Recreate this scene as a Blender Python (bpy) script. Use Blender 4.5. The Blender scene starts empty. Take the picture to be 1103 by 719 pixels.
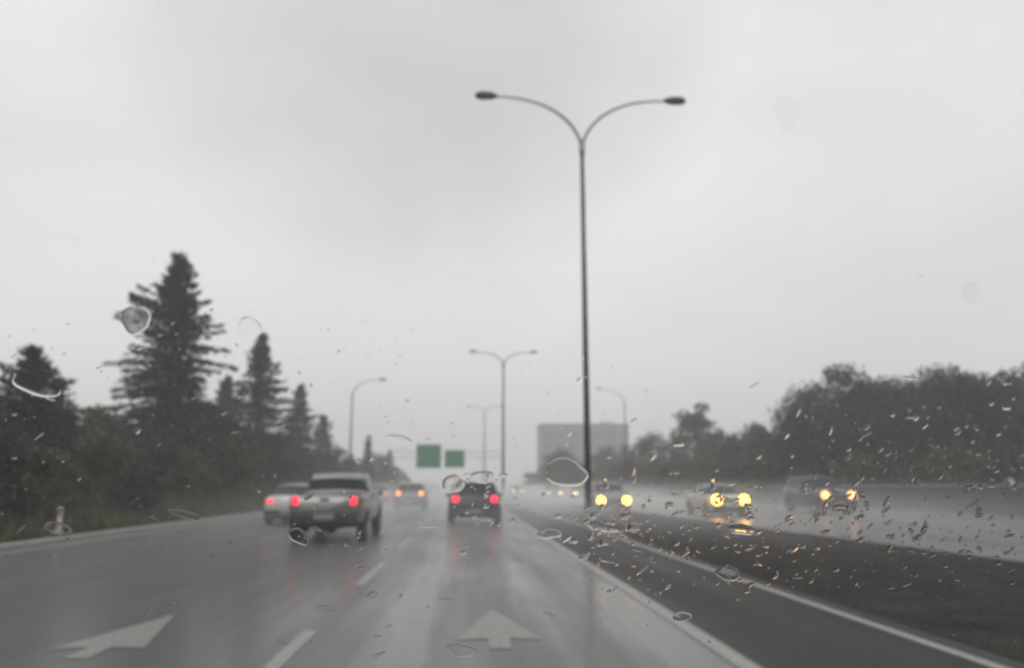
import bpy, bmesh, math, random
import numpy as np
from mathutils import Vector, Matrix

R = math.radians
random.seed(7)
rng = np.random.default_rng(7)
scene = bpy.context.scene
COL = scene.collection

# ------------------------------------------------------------------ camera
PW, PH, F = 1103.0, 719.0, 850.0          # photograph frame and focal length in its pixels
CAMZ = 1.4
VPX, VPY = 501.0, 523.0
pitch = math.atan((VPY - PH / 2) / F)
yaw = math.atan((PW / 2 - VPX) / F * math.cos(pitch))
cam_d = bpy.data.cameras.new('camera')
cam = bpy.data.objects.new('camera', cam_d)
COL.objects.link(cam)
cam.location = (0, 0, CAMZ)
cam.rotation_euler = (math.pi / 2 + pitch, 0, -yaw)
cam_d.sensor_width = 36
cam_d.lens = F / PW * 36
cam_d.clip_start = 0.02
cam_d.clip_end = 4000
cam_d.dof.use_dof = True
cam_d.dof.focus_distance = 0.66
cam_d.dof.aperture_fstop = 6.3
scene.camera = cam
fw = Vector((math.sin(yaw) * math.cos(pitch), math.cos(yaw) * math.cos(pitch), math.sin(pitch)))
rt = Vector((math.cos(yaw), -math.sin(yaw), 0))
up = rt.cross(fw)

# ------------------------------------------------------------------ sky and sun
SUN_EL, SUN_AZ = R(55), R(200)
world = bpy.data.worlds.new('World')
scene.world = world
world.use_nodes = True
nt = world.node_tree
nt.nodes.clear()
N = nt.nodes.new
L = nt.links.new
wo = N('ShaderNodeOutputWorld')
bg = N('ShaderNodeBackground')
bg.inputs['Strength'].default_value = 0.1
sky = N('ShaderNodeTexSky')
sky.sky_type = 'NISHITA'
sky.sun_disc = False
sky.sun_elevation = SUN_EL
sky.sun_rotation = SUN_AZ
sky.dust_density = 4
bw = N('ShaderNodeRGBToBW')
L(sky.outputs[0], bw.inputs[0])
mn = N('ShaderNodeMath'); mn.operation = 'MINIMUM'; mn.inputs[1].default_value = 12
L(bw.outputs[0], mn.inputs[0])
tc = N('ShaderNodeTexCoord')
mp = N('ShaderNodeMapping'); mp.inputs['Scale'].default_value = (1.4, 1.4, 3.2)
mp.inputs['Location'].default_value = (0.3, 0.15, 0.4)
L(tc.outputs['Generated'], mp.inputs[0])
nz = N('ShaderNodeTexNoise'); nz.inputs['Scale'].default_value = 1.3; nz.inputs['Detail'].default_value = 4
nz.inputs['Roughness'].default_value = 0.45; nz.inputs['Distortion'].default_value = 0.4
L(mp.outputs[0], nz.inputs['Vector'])
cr = N('ShaderNodeValToRGB')
cr.color_ramp.elements[0].position = 0.3; cr.color_ramp.elements[0].color = (0.83, 0.835, 0.85, 1)
cr.color_ramp.elements[1].position = 0.68; cr.color_ramp.elements[1].color = (1.0, 1.0, 0.995, 1)
L(nz.outputs[0], cr.inputs[0])
cl = N('ShaderNodeMix'); cl.data_type = 'FLOAT'
cl.inputs[0].default_value = 0.86
L(mn.outputs[0], cl.inputs[2]); cl.inputs[3].default_value = 7.3
dv = (fw * F + rt * (455 - PW / 2) + up * (PH / 2 - 20)).normalized()
dt = N('ShaderNodeVectorMath'); dt.operation = 'DOT_PRODUCT'; dt.inputs[1].default_value = dv
L(tc.outputs['Generated'], dt.inputs[0])
nz2 = N('ShaderNodeTexNoise'); nz2.inputs['Scale'].default_value = 5.0; nz2.inputs['Detail'].default_value = 4
L(tc.outputs['Generated'], nz2.inputs['Vector'])
dm = N('ShaderNodeMath'); dm.operation = 'MULTIPLY_ADD'; dm.inputs[1].default_value = 0.06
L(nz2.outputs[0], dm.inputs[0]); L(dt.outputs['Value'], dm.inputs[2])
dr = N('ShaderNodeMapRange'); dr.interpolation_type = 'SMOOTHSTEP'
dr.inputs['From Min'].default_value = 0.955; dr.inputs['From Max'].default_value = 1.04
dr.inputs['To Min'].default_value = 1.0; dr.inputs['To Max'].default_value = 0.74
L(dm.outputs[0], dr.inputs[0])
cm = N('ShaderNodeMath'); cm.operation = 'MULTIPLY'; L(dr.outputs[0], cm.inputs[0]); L(cl.outputs[0], cm.inputs[1])
cl = cm
ml = N('ShaderNodeVectorMath'); ml.operation = 'SCALE'
L(cr.outputs[0], ml.inputs[0]); L(cl.outputs[0], ml.inputs['Scale'])
L(ml.outputs[0], bg.inputs['Color'])
L(bg.outputs[0], wo.inputs['Surface'])

sd = bpy.data.lights.new('sun', 'SUN')
sd.energy = 0.6
sd.angle = R(25)
sd.color = (1.0, 0.98, 0.95)
sun = bpy.data.objects.new('sun', sd)
COL.objects.link(sun)
sdir = Vector((math.sin(SUN_AZ) * math.cos(SUN_EL), math.cos(SUN_AZ) * math.cos(SUN_EL), math.sin(SUN_EL)))
sun.rotation_euler = sdir.to_track_quat('Z', 'Y').to_euler()
sun.location = (0, -10, 50)

vs = scene.view_settings
vs.view_transform = 'Standard'
vs.look = 'None'
vs.exposure = 0.55
vs.gamma = 1.0
vs.use_curve_mapping = False
scene.render.engine = 'CYCLES'
cy = scene.cycles
cy.use_denoising = True
cy.max_bounces = 12
cy.diffuse_bounces = 2
cy.glossy_bounces = 3
cy.transmission_bounces = 6
cy.transparent_max_bounces = 8
cy.volume_bounces = 6
cy.sample_clamp_indirect = 6
cy.caustics_reflective = False
cy.caustics_refractive = True

# ------------------------------------------------------------------ helpers
def ray(px, py):
    return fw * F + rt * (px - PW / 2) + up * (PH / 2 - py)

def at(px, py, D):
    d = ray(px, py)
    return Vector((0, 0, CAMZ)) + d * (D / d.y)

def on_ground(px, py):
    d = ray(px, py)
    return Vector((0, 0, CAMZ)) + d * (-CAMZ / d.z)

def tag(o, label=None, cat=None, group=None, kind=None):
    if label: o['label'] = label
    if cat: o['category'] = cat
    if group: o['group'] = group
    if kind: o['kind'] = kind
    return o

def empty(name, loc=(0, 0, 0), rz=0):
    o = bpy.data.objects.new(name, None)
    o.empty_display_size = 0.3
    COL.objects.link(o)
    o.location = loc
    o.rotation_euler = (0, 0, rz)
    return o

class MB:
    """collects shapes that become one mesh"""
    def __init__(self):
        self.v = []
        self.f = []
    def add(self, vs_, fs_):
        b = len(self.v)
        self.v.extend([tuple(p) for p in vs_])
        self.f.extend([tuple(i + b for i in q) for q in fs_])
    def box(self, c, s, rot=None, bev=0.0):
        bm = bmesh.new()
        bmesh.ops.create_cube(bm, size=1)
        bmesh.ops.scale(bm, vec=s, verts=bm.verts)
        if bev > 0:
            bmesh.ops.bevel(bm, geom=bm.edges[:], offset=bev, segments=2, affect='EDGES', profile=0.5)
        if rot is not None:
            bmesh.ops.rotate(bm, matrix=rot, verts=bm.verts)
        bmesh.ops.translate(bm, vec=c, verts=bm.verts)
        bm.verts.index_update()
        self.add([v.co[:] for v in bm.verts], [[v.index for v in f.verts] for f in bm.faces])
        bm.free()
    def tube(self, pts, rad, seg=10, cap=True):
        pts = [Vector(p) for p in pts]
        if not hasattr(rad, '__len__'): rad = [rad] * len(pts)
        vs_, fs_ = [], []
        prev = None
        for i, p in enumerate(pts):
            t = (pts[min(i + 1, len(pts) - 1)] - pts[max(i - 1, 0)]).normalized()
            a = prev if prev is not None else (Vector((0, 1, 0)) if abs(t.y) < 0.9 else Vector((1, 0, 0)))
            a = (a - t * a.dot(t)).normalized()
            b = t.cross(a)
            prev = a
            for k in range(seg):
                th = 2 * math.pi * k / seg
                vs_.append(p + (a * math.cos(th) + b * math.sin(th)) * rad[i])
        for i in range(len(pts) - 1):
            for k in range(seg):
                k2 = (k + 1) % seg
                fs_.append((i * seg + k, i * seg + k2, (i + 1) * seg + k2, (i + 1) * seg + k))
        if cap:
            fs_.append(tuple(range(seg))[::-1])
            fs_.append(tuple((len(pts) - 1) * seg + k for k in range(seg)))
        self.add(vs_, fs_)
    def lathe(self, prof, c, axis, seg=24):
        """profile of (radius, height along axis)"""
        axis = Vector(axis).normalized()
        a = Vector((0, 0, 1)) if abs(axis.z) < 0.9 else Vector((1, 0, 0))
        a = (a - axis * a.dot(axis)).normalized()
        b = axis.cross(a)
        vs_, fs_ = [], []
        for r, h in prof:
            for k in range(seg):
                th = 2 * math.pi * k / seg
                vs_.append(Vector(c) + axis * h + (a * math.cos(th) + b * math.sin(th)) * r)
        for i in range(len(prof) - 1):
            for k in range(seg):
                k2 = (k + 1) % seg
                fs_.append((i * seg + k, i * seg + k2, (i + 1) * seg + k2, (i + 1) * seg + k))
        fs_.append(tuple(range(seg))[::-1])
        fs_.append(tuple((len(prof) - 1) * seg + k for k in range(seg)))
        self.add(vs_, fs_)
    def build(self, name, mat, parent=None, smooth=False, fix=True, kind=None):
        me = bpy.data.meshes.new(name)
        me.from_pydata(self.v, [], self.f)
        if fix:
            bm = bmesh.new(); bm.from_mesh(me)
            bmesh.ops.recalc_face_normals(bm, faces=bm.faces)
            bm.to_mesh(me); bm.free()
        if smooth:
            me.shade_smooth()
        me.materials.append(mat)
        o = bpy.data.objects.new(name, me)
        COL.objects.link(o)
        if parent is not None: o.parent = parent
        if kind: o['kind'] = kind
        return o

def copy_tree(o, parent=None):
    c = o.copy()
    COL.objects.link(c)
    c.parent = parent
    for ch in list(o.children):
        copy_tree(ch, c)
    return c

def quads_mesh(name, V, mat, parent=None):
    """V: (n,4,3) array of loose quads"""
    n = len(V)
    me = bpy.data.meshes.new(name)
    me.vertices.add(n * 4)
    me.vertices.foreach_set('co', V.reshape(-1).astype(np.float32))
    me.loops.add(n * 4)
    me.loops.foreach_set('vertex_index', np.arange(n * 4, dtype=np.int32))
    me.polygons.add(n)
    me.polygons.foreach_set('loop_start', np.arange(0, n * 4, 4, dtype=np.int32))
    me.update(calc_edges=True)
    me.materials.append(mat)
    o = bpy.data.objects.new(name, me)
    COL.objects.link(o)
    if parent is not None: o.parent = parent
    return o

# ------------------------------------------------------------------ materials
def mat(name, col, rough=0.5, metal=0.0, noise=None, bump=None, coat=0.0, spec=0.5, coords='Object'):
    m = bpy.data.materials.new(name)
    m.use_nodes = True
    t = m.node_tree
    p = t.nodes['Principled BSDF']
    p.inputs['Base Color'].default_value = (*col, 1)
    p.inputs['Roughness'].default_value = rough
    p.inputs['Metallic'].default_value = metal
    p.inputs['Coat Weight'].default_value = coat
    p.inputs['Coat Roughness'].default_value = 0.08
    p.inputs['Specular IOR Level'].default_value = spec
    c = t.nodes.new('ShaderNodeTexCoord')
    if noise:
        sc, col2, lo, hi = noise
        n = t.nodes.new('ShaderNodeTexNoise')
        n.inputs['Scale'].default_value = sc
        n.inputs['Detail'].default_value = 5
        t.links.new(c.outputs[coords], n.inputs['Vector'])
        r = t.nodes.new('ShaderNodeValToRGB')
        r.color_ramp.elements[0].position = lo; r.color_ramp.elements[0].color = (*col, 1)
        r.color_ramp.elements[1].position = hi; r.color_ramp.elements[1].color = (*col2, 1)
        t.links.new(n.outputs[0], r.inputs[0])
        t.links.new(r.outputs[0], p.inputs['Base Color'])
    if bump:
        sc, st, dist = bump
        n2 = t.nodes.new('ShaderNodeTexNoise')
        n2.inputs['Scale'].default_value = sc
        n2.inputs['Detail'].default_value = 4
        t.links.new(c.outputs[coords], n2.inputs['Vector'])
        b = t.nodes.new('ShaderNodeBump')
        b.inputs['Strength'].default_value = st
        b.inputs['Distance'].default_value = dist
        t.links.new(n2.outputs[0], b.inputs['Height'])
        t.links.new(b.outputs[0], p.inputs['Normal'])
    return m

def emit(name, col, strength):
    m = bpy.data.materials.new(name)
    m.use_nodes = True
    p = m.node_tree.nodes['Principled BSDF']
    p.inputs['Base Color'].default_value = (*[min(c, 0.8) for c in col], 1)
    p.inputs['Roughness'].default_value = 0.2
    p.inputs['Emission Color'].default_value = (*col, 1)
    p.inputs['Emission Strength'].default_value = strength
    m.cycles.emission_sampling = 'NONE'
    return m

def wet_asphalt(name, seed, c1=(0.014, 0.015, 0.016), c2=(0.075, 0.075, 0.074), rmin=.2, rmax=.56, coat=.26, spec=.48):
    m = bpy.data.materials.new(name)
    m.use_nodes = True
    t = m.node_tree
    p = t.nodes['Principled BSDF']
    NN, LL = t.nodes.new, t.links.new
    g = NN('ShaderNodeNewGeometry')
    # long worn streaks along the driving direction
    mp1 = NN('ShaderNodeMapping'); mp1.inputs['Scale'].default_value = (1.25, 0.045, 1); mp1.inputs['Location'].default_value = (seed, seed, 0)
    LL(g.outputs['Position'], mp1.inputs[0])
    n1 = NN('ShaderNodeTexNoise'); n1.inputs['Scale'].default_value = 1.0; n1.inputs['Detail'].default_value = 5; n1.inputs['Roughness'].default_value = 0.6
    LL(mp1.outputs[0], n1.inputs['Vector'])
    mp2 = NN('ShaderNodeMapping'); mp2.inputs['Scale'].default_value = (0.55, 0.16, 1)
    LL(g.outputs['Position'], mp2.inputs[0])
    n2 = NN('ShaderNodeTexNoise'); n2.inputs['Scale'].default_value = 1.0; n2.inputs['Detail'].default_value = 6
    LL(mp2.outputs[0], n2.inputs['Vector'])
    n3 = NN('ShaderNodeTexNoise'); n3.inputs['Scale'].default_value = 70; n3.inputs['Detail'].default_value = 3
    LL(g.outputs['Position'], n3.inputs['Vector'])
    mx = NN('ShaderNodeMix'); mx.data_type = 'FLOAT'; mx.inputs[0].default_value = 0.42
    LL(n1.outputs[0], mx.inputs[2]); LL(n2.outputs[0], mx.inputs[3])
    r1 = NN('ShaderNodeMapRange'); r1.inputs['From Min'].default_value = 0.40; r1.inputs['From Max'].default_value = 0.60
    r1.inputs['To Min'].default_value = rmin; r1.inputs['To Max'].default_value = rmax
    LL(mx.outputs[0], r1.inputs[0])
    # lanes left of the camera's are rougher
    sx_ = NN('ShaderNodeSeparateXYZ'); LL(g.outputs['Position'], sx_.inputs[0])
    xm = NN('ShaderNodeMath'); xm.operation = 'MULTIPLY_ADD'; xm.inputs[1].default_value = 3.0
    LL(n2.outputs[0], xm.inputs[0]); LL(sx_.outputs['X'], xm.inputs[2])
    xr_ = NN('ShaderNodeMapRange'); xr_.inputs['From Min'].default_value = -2.2; xr_.inputs['From Max'].default_value = 0.2
    xr_.inputs['To Min'].default_value = 0.22; xr_.inputs['To Max'].default_value = 0.0
    LL(xm.outputs[0], xr_.inputs[0])
    ra = NN('ShaderNodeMath'); ra.operation = 'ADD'; LL(r1.outputs[0], ra.inputs[0]); LL(xr_.outputs[0], ra.inputs[1])
    LL(ra.outputs[0], p.inputs['Roughness'])
    r2 = NN('ShaderNodeValToRGB')
    r2.color_ramp.elements[0].position = 0.38; r2.color_ramp.elements[0].color = (*c1, 1)
    r2.color_ramp.elements[1].position = 0.62; r2.color_ramp.elements[1].color = (*c2, 1)
    m3 = NN('ShaderNodeMix'); m3.data_type = 'FLOAT'; m3.inputs[0].default_value = 0.35
    LL(mx.outputs[0], m3.inputs[2]); LL(n3.outputs[0], m3.inputs[3])
    LL(m3.outputs[0], r2.inputs[0]); LL(r2.outputs[0], p.inputs['Base Color'])
    b = NN('ShaderNodeBump'); b.inputs['Strength'].default_value = 0.25; b.inputs['Distance'].default_value = 0.004
    LL(n3.outputs[0], b.inputs['Height'])
    LL(b.outputs[0], p.inputs['Normal'])
    p.inputs['Coat Weight'].default_value = coat
    p.inputs['Specular IOR Level'].default_value = spec
    p.inputs['Coat Roughness'].default_value = 0.16
    p.inputs['Coat IOR'].default_value = 1.33
    return m

def worn_paint(name, col=(0.27, 0.268, 0.25), lo=0.28, hi=0.64):
    m = mat(name, (0.10, 0.10, 0.10), 0.4, noise=(22, col, lo, hi), bump=(60, 0.3, 0.003))
    return m

M = {}
M['road'] = wet_asphalt('wet_asphalt', 3.1)
M['shoulder'] = wet_asphalt('low_glare_asphalt', 5.3, (0.016, 0.016, 0.016), (0.036, 0.036, 0.035), .5, .8, .03, .16)  # darker base and low gloss stand in for weaker glare on this strip
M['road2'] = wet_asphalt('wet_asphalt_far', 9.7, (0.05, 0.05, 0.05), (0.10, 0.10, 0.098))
M['soil'] = mat('dark_soil', (0.010, 0.009, 0.0075), 0.8, noise=(1.3, (0.034, 0.031, 0.026), 0.35, 0.7), bump=(25, 0.8, 0.03), spec=0.15)
M['earth'] = mat('verge_earth', (0.02, 0.022, 0.014), 0.95, noise=(0.8, (0.05, 0.05, 0.03), 0.35, 0.7), bump=(6, 0.8, 0.08), spec=0.1)
M['line'] = worn_paint('line_paint')
M['line_worn'] = worn_paint('worn_arrow_paint', (0.25, 0.24, 0.22), .34, .66)
M['steel'] = mat('galvanised_steel', (0.2, 0.205, 0.21), 0.45, 0.6, noise=(6, (0.3, 0.3, 0.3), 0.3, 0.7))
M['steel_dark'] = mat('dark_steel', (0.04, 0.04, 0.042), 0.5, 0.3, noise=(5, (0.075, 0.075, 0.075), 0.3, 0.7))
M['pole'] = mat('weathered_pole_paint', (0.055, 0.055, 0.055), 0.5, 0.2, noise=(3, (0.11, 0.11, 0.11), 0.3, 0.7))
M['concrete'] = mat('wet_concrete', (0.12, 0.115, 0.105), 0.7, noise=(1.2, (0.2, 0.195, 0.18), 0.3, 0.7), bump=(14, 0.3, 0.01))
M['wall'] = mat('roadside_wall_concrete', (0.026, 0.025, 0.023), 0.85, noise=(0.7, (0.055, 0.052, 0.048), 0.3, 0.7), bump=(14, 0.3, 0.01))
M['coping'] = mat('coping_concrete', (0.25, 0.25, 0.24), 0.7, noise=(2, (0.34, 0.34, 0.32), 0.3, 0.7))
M['green'] = mat('sign_green', (0.0, 0.13, 0.07), 0.5, noise=(1.5, (0.004, 0.17, 0.09), 0.3, 0.7), spec=.2)
M['white'] = mat('white_paint', (0.7, 0.7, 0.68), 0.4)
M['postw'] = mat('marker_post_plastic', (0.5, 0.42, 0.34), 0.5, noise=(8, (0.62, 0.56, 0.48), 0.3, 0.7))
M['bark'] = mat('bark', (0.03, 0.024, 0.018), 0.9, noise=(6, (0.07, 0.055, 0.042), 0.35, 0.65), bump=(20, 0.6, 0.02))
def leaf(name, a, b):
    m = mat(name, a, 0.6, noise=(0.9, b, 0.35, 0.68), spec=0.25)
    return m
M['needle'] = leaf('conifer_needles', (0.014, 0.028, 0.02), (0.036, 0.056, 0.036))
M['leafd'] = leaf('dark_leaves', (0.013, 0.022, 0.018), (0.032, 0.045, 0.035))
M['leafo'] = leaf('olive_leaves', (0.03, 0.034, 0.017), (0.078, 0.074, 0.04))
M['leafb'] = leaf('brown_leaves', (0.045, 0.037, 0.025), (0.1, 0.083, 0.058))
M['grass'] = leaf('grass_blades', (0.03, 0.038, 0.015), (0.095, 0.088, 0.042))
M['grassd'] = leaf('median_grass_blades', (0.010, 0.010, 0.007), (0.022, 0.021, 0.016))
M['tyre'] = mat('tyre_rubber', (0.012, 0.012, 0.012), 0.75, bump=(40, 0.3, 0.004))
M['rim'] = mat('alloy', (0.32, 0.32, 0.33), 0.35, 0.8)
M['trim'] = mat('black_trim', (0.012, 0.012, 0.013), 0.5, noise=(5, (0.022, 0.022, 0.022), 0.3, 0.7))
M['glass'] = mat('dark_car_glass', (0.008, 0.01, 0.011), 0.18, spec=0.22, noise=(3, (0.02, 0.023, 0.024), 0.3, 0.7))
M['lampglass'] = mat('lamp_lens', (0.10, 0.10, 0.10), 0.2)
M['plate'] = mat('plate_paint', (0.2, 0.2, 0.19), 0.5)
M['tail'] = emit('lit_tail_lamp', (1.0, 0.02, 0.05), 1.5)
M['tail_dim'] = emit('running_tail_lamp', (0.9, 0.08, 0.12), 0.75)
M['tail_amber'] = emit('amber_tail_lamp', (1.0, 0.28, 0.06), 2.2)
M['head'] = emit('lit_headlamp', (1.0, 0.44, 0.03), 15.0)
M['head_or'] = emit('orange_headlamp', (1.0, 0.42, 0.13), 2.2)
M['head_far'] = emit('distant_headlamp', (1.0, 0.72, 0.32), 9.0)
def paint(name, col, metal=0.3):
    return mat(name, col, 0.35, metal, coat=0.6, noise=(1.2, tuple(c * 1.15 for c in col), 0.3, 0.7))
M['p_silver'] = paint('silver_car_paint', (0.15, 0.152, 0.145))
M['p_white'] = paint('white_car_paint', (0.38, 0.38, 0.38), 0)
M['p_black'] = paint('black_car_paint', (0.02, 0.021, 0.023))
M['p_grey'] = paint('grey_car_paint', (0.13, 0.135, 0.14))
M['p_dark'] = paint('dark_blue_car_paint', (0.025, 0.032, 0.045))
M['facade'] = mat('facade_panels', (0.13, 0.15, 0.15), 0.6, noise=(0.15, (0.18, 0.195, 0.195), 0.3, 0.7))
M['facade_glass'] = mat('facade_windows', (0.09, 0.105, 0.105), 0.5)

def water_mat():
    m = bpy.data.materials.new('rain_water')
    m.use_nodes = True
    t = m.node_tree
    t.nodes.clear()
    o = t.nodes.new('ShaderNodeOutputMaterial')
    g = t.nodes.new('ShaderNodeBsdfGlass')
    g.inputs['IOR'].default_value = 1.33
    g.inputs['Roughness'].default_value = 0.0
    t.links.new(g.outputs[0], o.inputs['Surface'])
    return m
M['water'] = water_mat()
def clear_mat():
    m = bpy.data.materials.new('clear_windscreen_glass')
    m.use_nodes = True
    t = m.node_tree
    t.nodes.clear()
    o = t.nodes.new('ShaderNodeOutputMaterial')
    g = t.nodes.new('ShaderNodeBsdfTransparent')
    g.inputs[0].default_value = (1, 1, 1, 1)
    t.links.new(g.outputs[0], o.inputs['Surface'])
    return m
M['clear'] = clear_mat()

def volume_mat(name, dens, col, aniso=0.0):
    m = bpy.data.materials.new(name)
    m.use_nodes = True
    t = m.node_tree
    t.nodes.clear()
    o = t.nodes.new('ShaderNodeOutputMaterial')
    v = t.nodes.new('ShaderNodeVolumePrincipled')
    v.inputs['Color'].default_value = (*col, 1)
    v.inputs['Density'].default_value = dens
    v.inputs['Anisotropy'].default_value = aniso
    t.links.new(v.outputs[0], o.inputs['Volume'])
    return m

# ------------------------------------------------------------------ ground
EDGE_L, EDGE_LP = -9.9, -10.3
MED0 = 4.5
def med1(y):                                        # where the oncoming carriageway starts
    t = min(max((y - 15) / 60.0, 0), 1)
    return 10.5 * (1 - t) + 8.2 * t - 0.0
R_FAR = 25.0
def ground_z(x, y):
    z = -0.02
    if x < EDGE_LP - 0.3:
        d = EDGE_LP - 0.3 - x
        z = 0.0 + 2.6 * (1 - math.exp(-(d / 9.0) ** 1.6)) + 0.25 * math.sin(x * 0.35 + y * 0.11) * min(d / 5, 1) - 0.02
    if x > R_FAR + 0.6:
        d = x - R_FAR - 0.6
        z = 1.6 * (1 - math.exp(-(d / 14.0) ** 2)) - 0.02
    return z

def lerp(a, b, t): return a + (b - a) * t

xs = list(np.concatenate([np.linspace(-620, -60, 15), np.linspace(-50, EDGE_LP - 0.3, 30), np.linspace(EDGE_LP + 0.1, R_FAR + 0.5, 6),
                          np.linspace(R_FAR + 0.8, 60, 20), np.linspace(75, 620, 14)]))
ys = list(np.concatenate([np.linspace(-80, 0, 9), np.linspace(4, 200, 60), np.linspace(210, 900, 24)]))
g = MB()
g.add([(x, y, ground_z(x, y)) for y in ys for x in xs],
      [(j * len(xs) + i, j * len(xs) + i + 1, (j + 1) * len(xs) + i + 1, (j + 1) * len(xs) + i) for j in range(len(ys) - 1) for i in range(len(xs) - 1)])
ground = g.build('ground', M['earth'], smooth=True)
tag(ground, kind='structure')

def strip(name, xa, xb, y0, y1, z, m, n=40, kind='structure'):
    b = MB()
    fa = xa if callable(xa) else (lambda y: xa)
    fb = xb if callable(xb) else (lambda y: xb)
    V, Fc = [], []
    for i in range(n + 1):
        y = y0 + (y1 - y0) * (i / n) ** 2
        V += [(fa(y), y, z), (fb(y), y, z)]
        if i: Fc.append((2 * i - 2, 2 * i - 1, 2 * i + 1, 2 * i))
    b.add(V, Fc)
    o = b.build(name, m)
    tag(o, kind=kind)
    return o
strip('road_shoulder', 2.36, MED0, -70, 890, 0.0, M['shoulder'])
strip('road', EDGE_LP, 2.357, -70, 890, 0.0, M['road'])
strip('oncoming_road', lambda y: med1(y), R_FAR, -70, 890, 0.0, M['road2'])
strip('median', lambda y: MED0 + 0.003, lambda y: med1(y) - 0.003, -70, 890, -0.004, M['soil'])

mk = MB()
def quad(x0, x1, y0, y1, z=0.005):
    mk.add([(x0, y0, z), (x1, y0, z), (x1, y1, z), (x0, y1, z)], [(0, 1, 2, 3)])
quad(2.16, 2.31, -20, 400)                 # right edge line of the lane
quad(4.14, 4.27, -20, 400)                 # outer edge line beside the median
quad(-9.78, -9.60, -20, 400)               # left edge line
for k in range(40):
    y = 4.9 + k * 7.0
    quad(-1.57, -1.43, y, y + 3.4)
    if k > 2: quad(-5.27, -5.13, y, y + 3.0)
for k in range(25):
    y = 22 + k * 12.0
    quad(15.0, 15.13, y, y + 3.6)
    quad(18.7, 18.83, y, y + 3.6)
for i in range(24):
    y = 2 + i * 12.0
    mk.add([(med1(y) + .45, y, .005), (med1(y) + .6, y, .005), (med1(y + 12) + .6, y + 12, .005), (med1(y + 12) + .45, y + 12, .005)], [(0, 1, 2, 3)])
def arrow(cx, tip):
    z = 0.005
    b = ar
    b.add([(cx, tip, z), (cx - .40, tip - 1.9, z), (cx - .10, tip - 1.82, z), (cx + .10, tip - 1.82, z), (cx + .40, tip - 1.9, z)], [(0, 1, 2), (0, 2, 3), (0, 3, 4)])
    b.add([(cx - .10, tip - 1.82, z), (cx + .10, tip - 1.82, z), (cx + .10, tip - 2.3, z), (cx - .10, tip - 2.3, z)], [(0, 3, 2, 1)])
ar = MB()
arrow(0.33, 9.6)
arrow(-3.2, 9.4)
arrow(-7.0, 9.4)
tag(ar.build('road_arrows', M['line_worn']), kind='structure')
tag(mk.build('road_markings', M['line'], fix=True), kind='structure')
kb = MB()
for i in range(40):
    y = -10 + i * 8
    kb.box((EDGE_LP - 0.12, y + 4, 0.03), (0.22, 7.98, 0.16), bev=0.02)
tag(kb.build('kerb', M['coping']), kind='structure')

# ------------------------------------------------------------------ lamps
def arc(side, h0, length, rise):
    pts = []
    for i in range(15):
        t = i / 14
        x = side * length * (1 - math.cos(t * math.pi / 2)) if t < 1 else side * length
        z = h0 + rise * math.sin(t * math.pi / 2)
        pts.append((x, 0, z))
    return pts

def street_lamp(loc, split, sides, length, rise, fat=1.0):
    t = empty('street_lamp', loc)
    b = MB(); b.tube([(0, 0, 0.3), (0, 0, split * 0.5), (0, 0, split)], [0.15 * fat, 0.125 * fat, 0.095 * fat], 14)
    b.build('pole', M['pole'], t, True)
    b = MB(); b.lathe([(0.36, -0.15), (0.36, 0.25), (0.3, 0.33)], (0, 0, 0), (0, 0, 1), 20)
    b.build('footing', M['concrete'], t)
    b = MB(); b.lathe([(0.13 * fat, 0), (0.14 * fat, 0.05), (0.14 * fat, 0.4), (0.10 * fat, 0.5)], (0, 0, split - 0.35), (0, 0, 1), 14)
    b.build('collar', M['steel'], t, True)
    for s in sides:
        pts = arc(s, split - 0.1, length, rise)
        # pulled into the curve of a davit arm: steep first, then nearly level
        P2 = []
        for i, p in enumerate(pts):
            u = i / 14
            x = s * length * (u ** 1.55)
            z = split - 0.1 + rise * (1 - (1 - u) ** 2.1)
            P2.append((x, 0, z))
        b = MB(); b.tube(P2, [lerp(0.085, 0.045, i / 14) * fat for i in range(15)], 10)
        b.build('arm', M['steel'], t, True)
        e = Vector(P2[-1])
        b = MB()
        V = []; Fc = []
        prof = [(-0.1, .06, .06), (0.02, .12, .12), (0.2, .2, .19), (0.6, .24, .22), (0.85, .2, .17), (0.97, .08, .07)]
        for (l, w, h) in prof:
            for k in range(12):
                a = 2 * math.pi * k / 12
                V.append((e.x + s * l, math.cos(a) * w, e.z + 0.02 + max(math.sin(a), -0.45) * h))
        for i in range(len(prof) - 1):
            for k in range(12):
                k2 = (k + 1) % 12
                Fc.append((i * 12 + k, i * 12 + k2, (i + 1) * 12 + k2, (i + 1) * 12 + k))
        Fc += [tuple(range(12))[::-1], tuple(60 + k for k in range(12))]
        b.add(V, Fc)
        hd = b.build('lamp_head', M['steel_dark'], t, True)
        b = MB(); b.box((e.x + s * 0.58, 0, e.z - 0.06), (0.5, 0.24, 0.06), bev=0.02)
        b.build('lens', M['lampglass'], hd)
    return t

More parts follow.
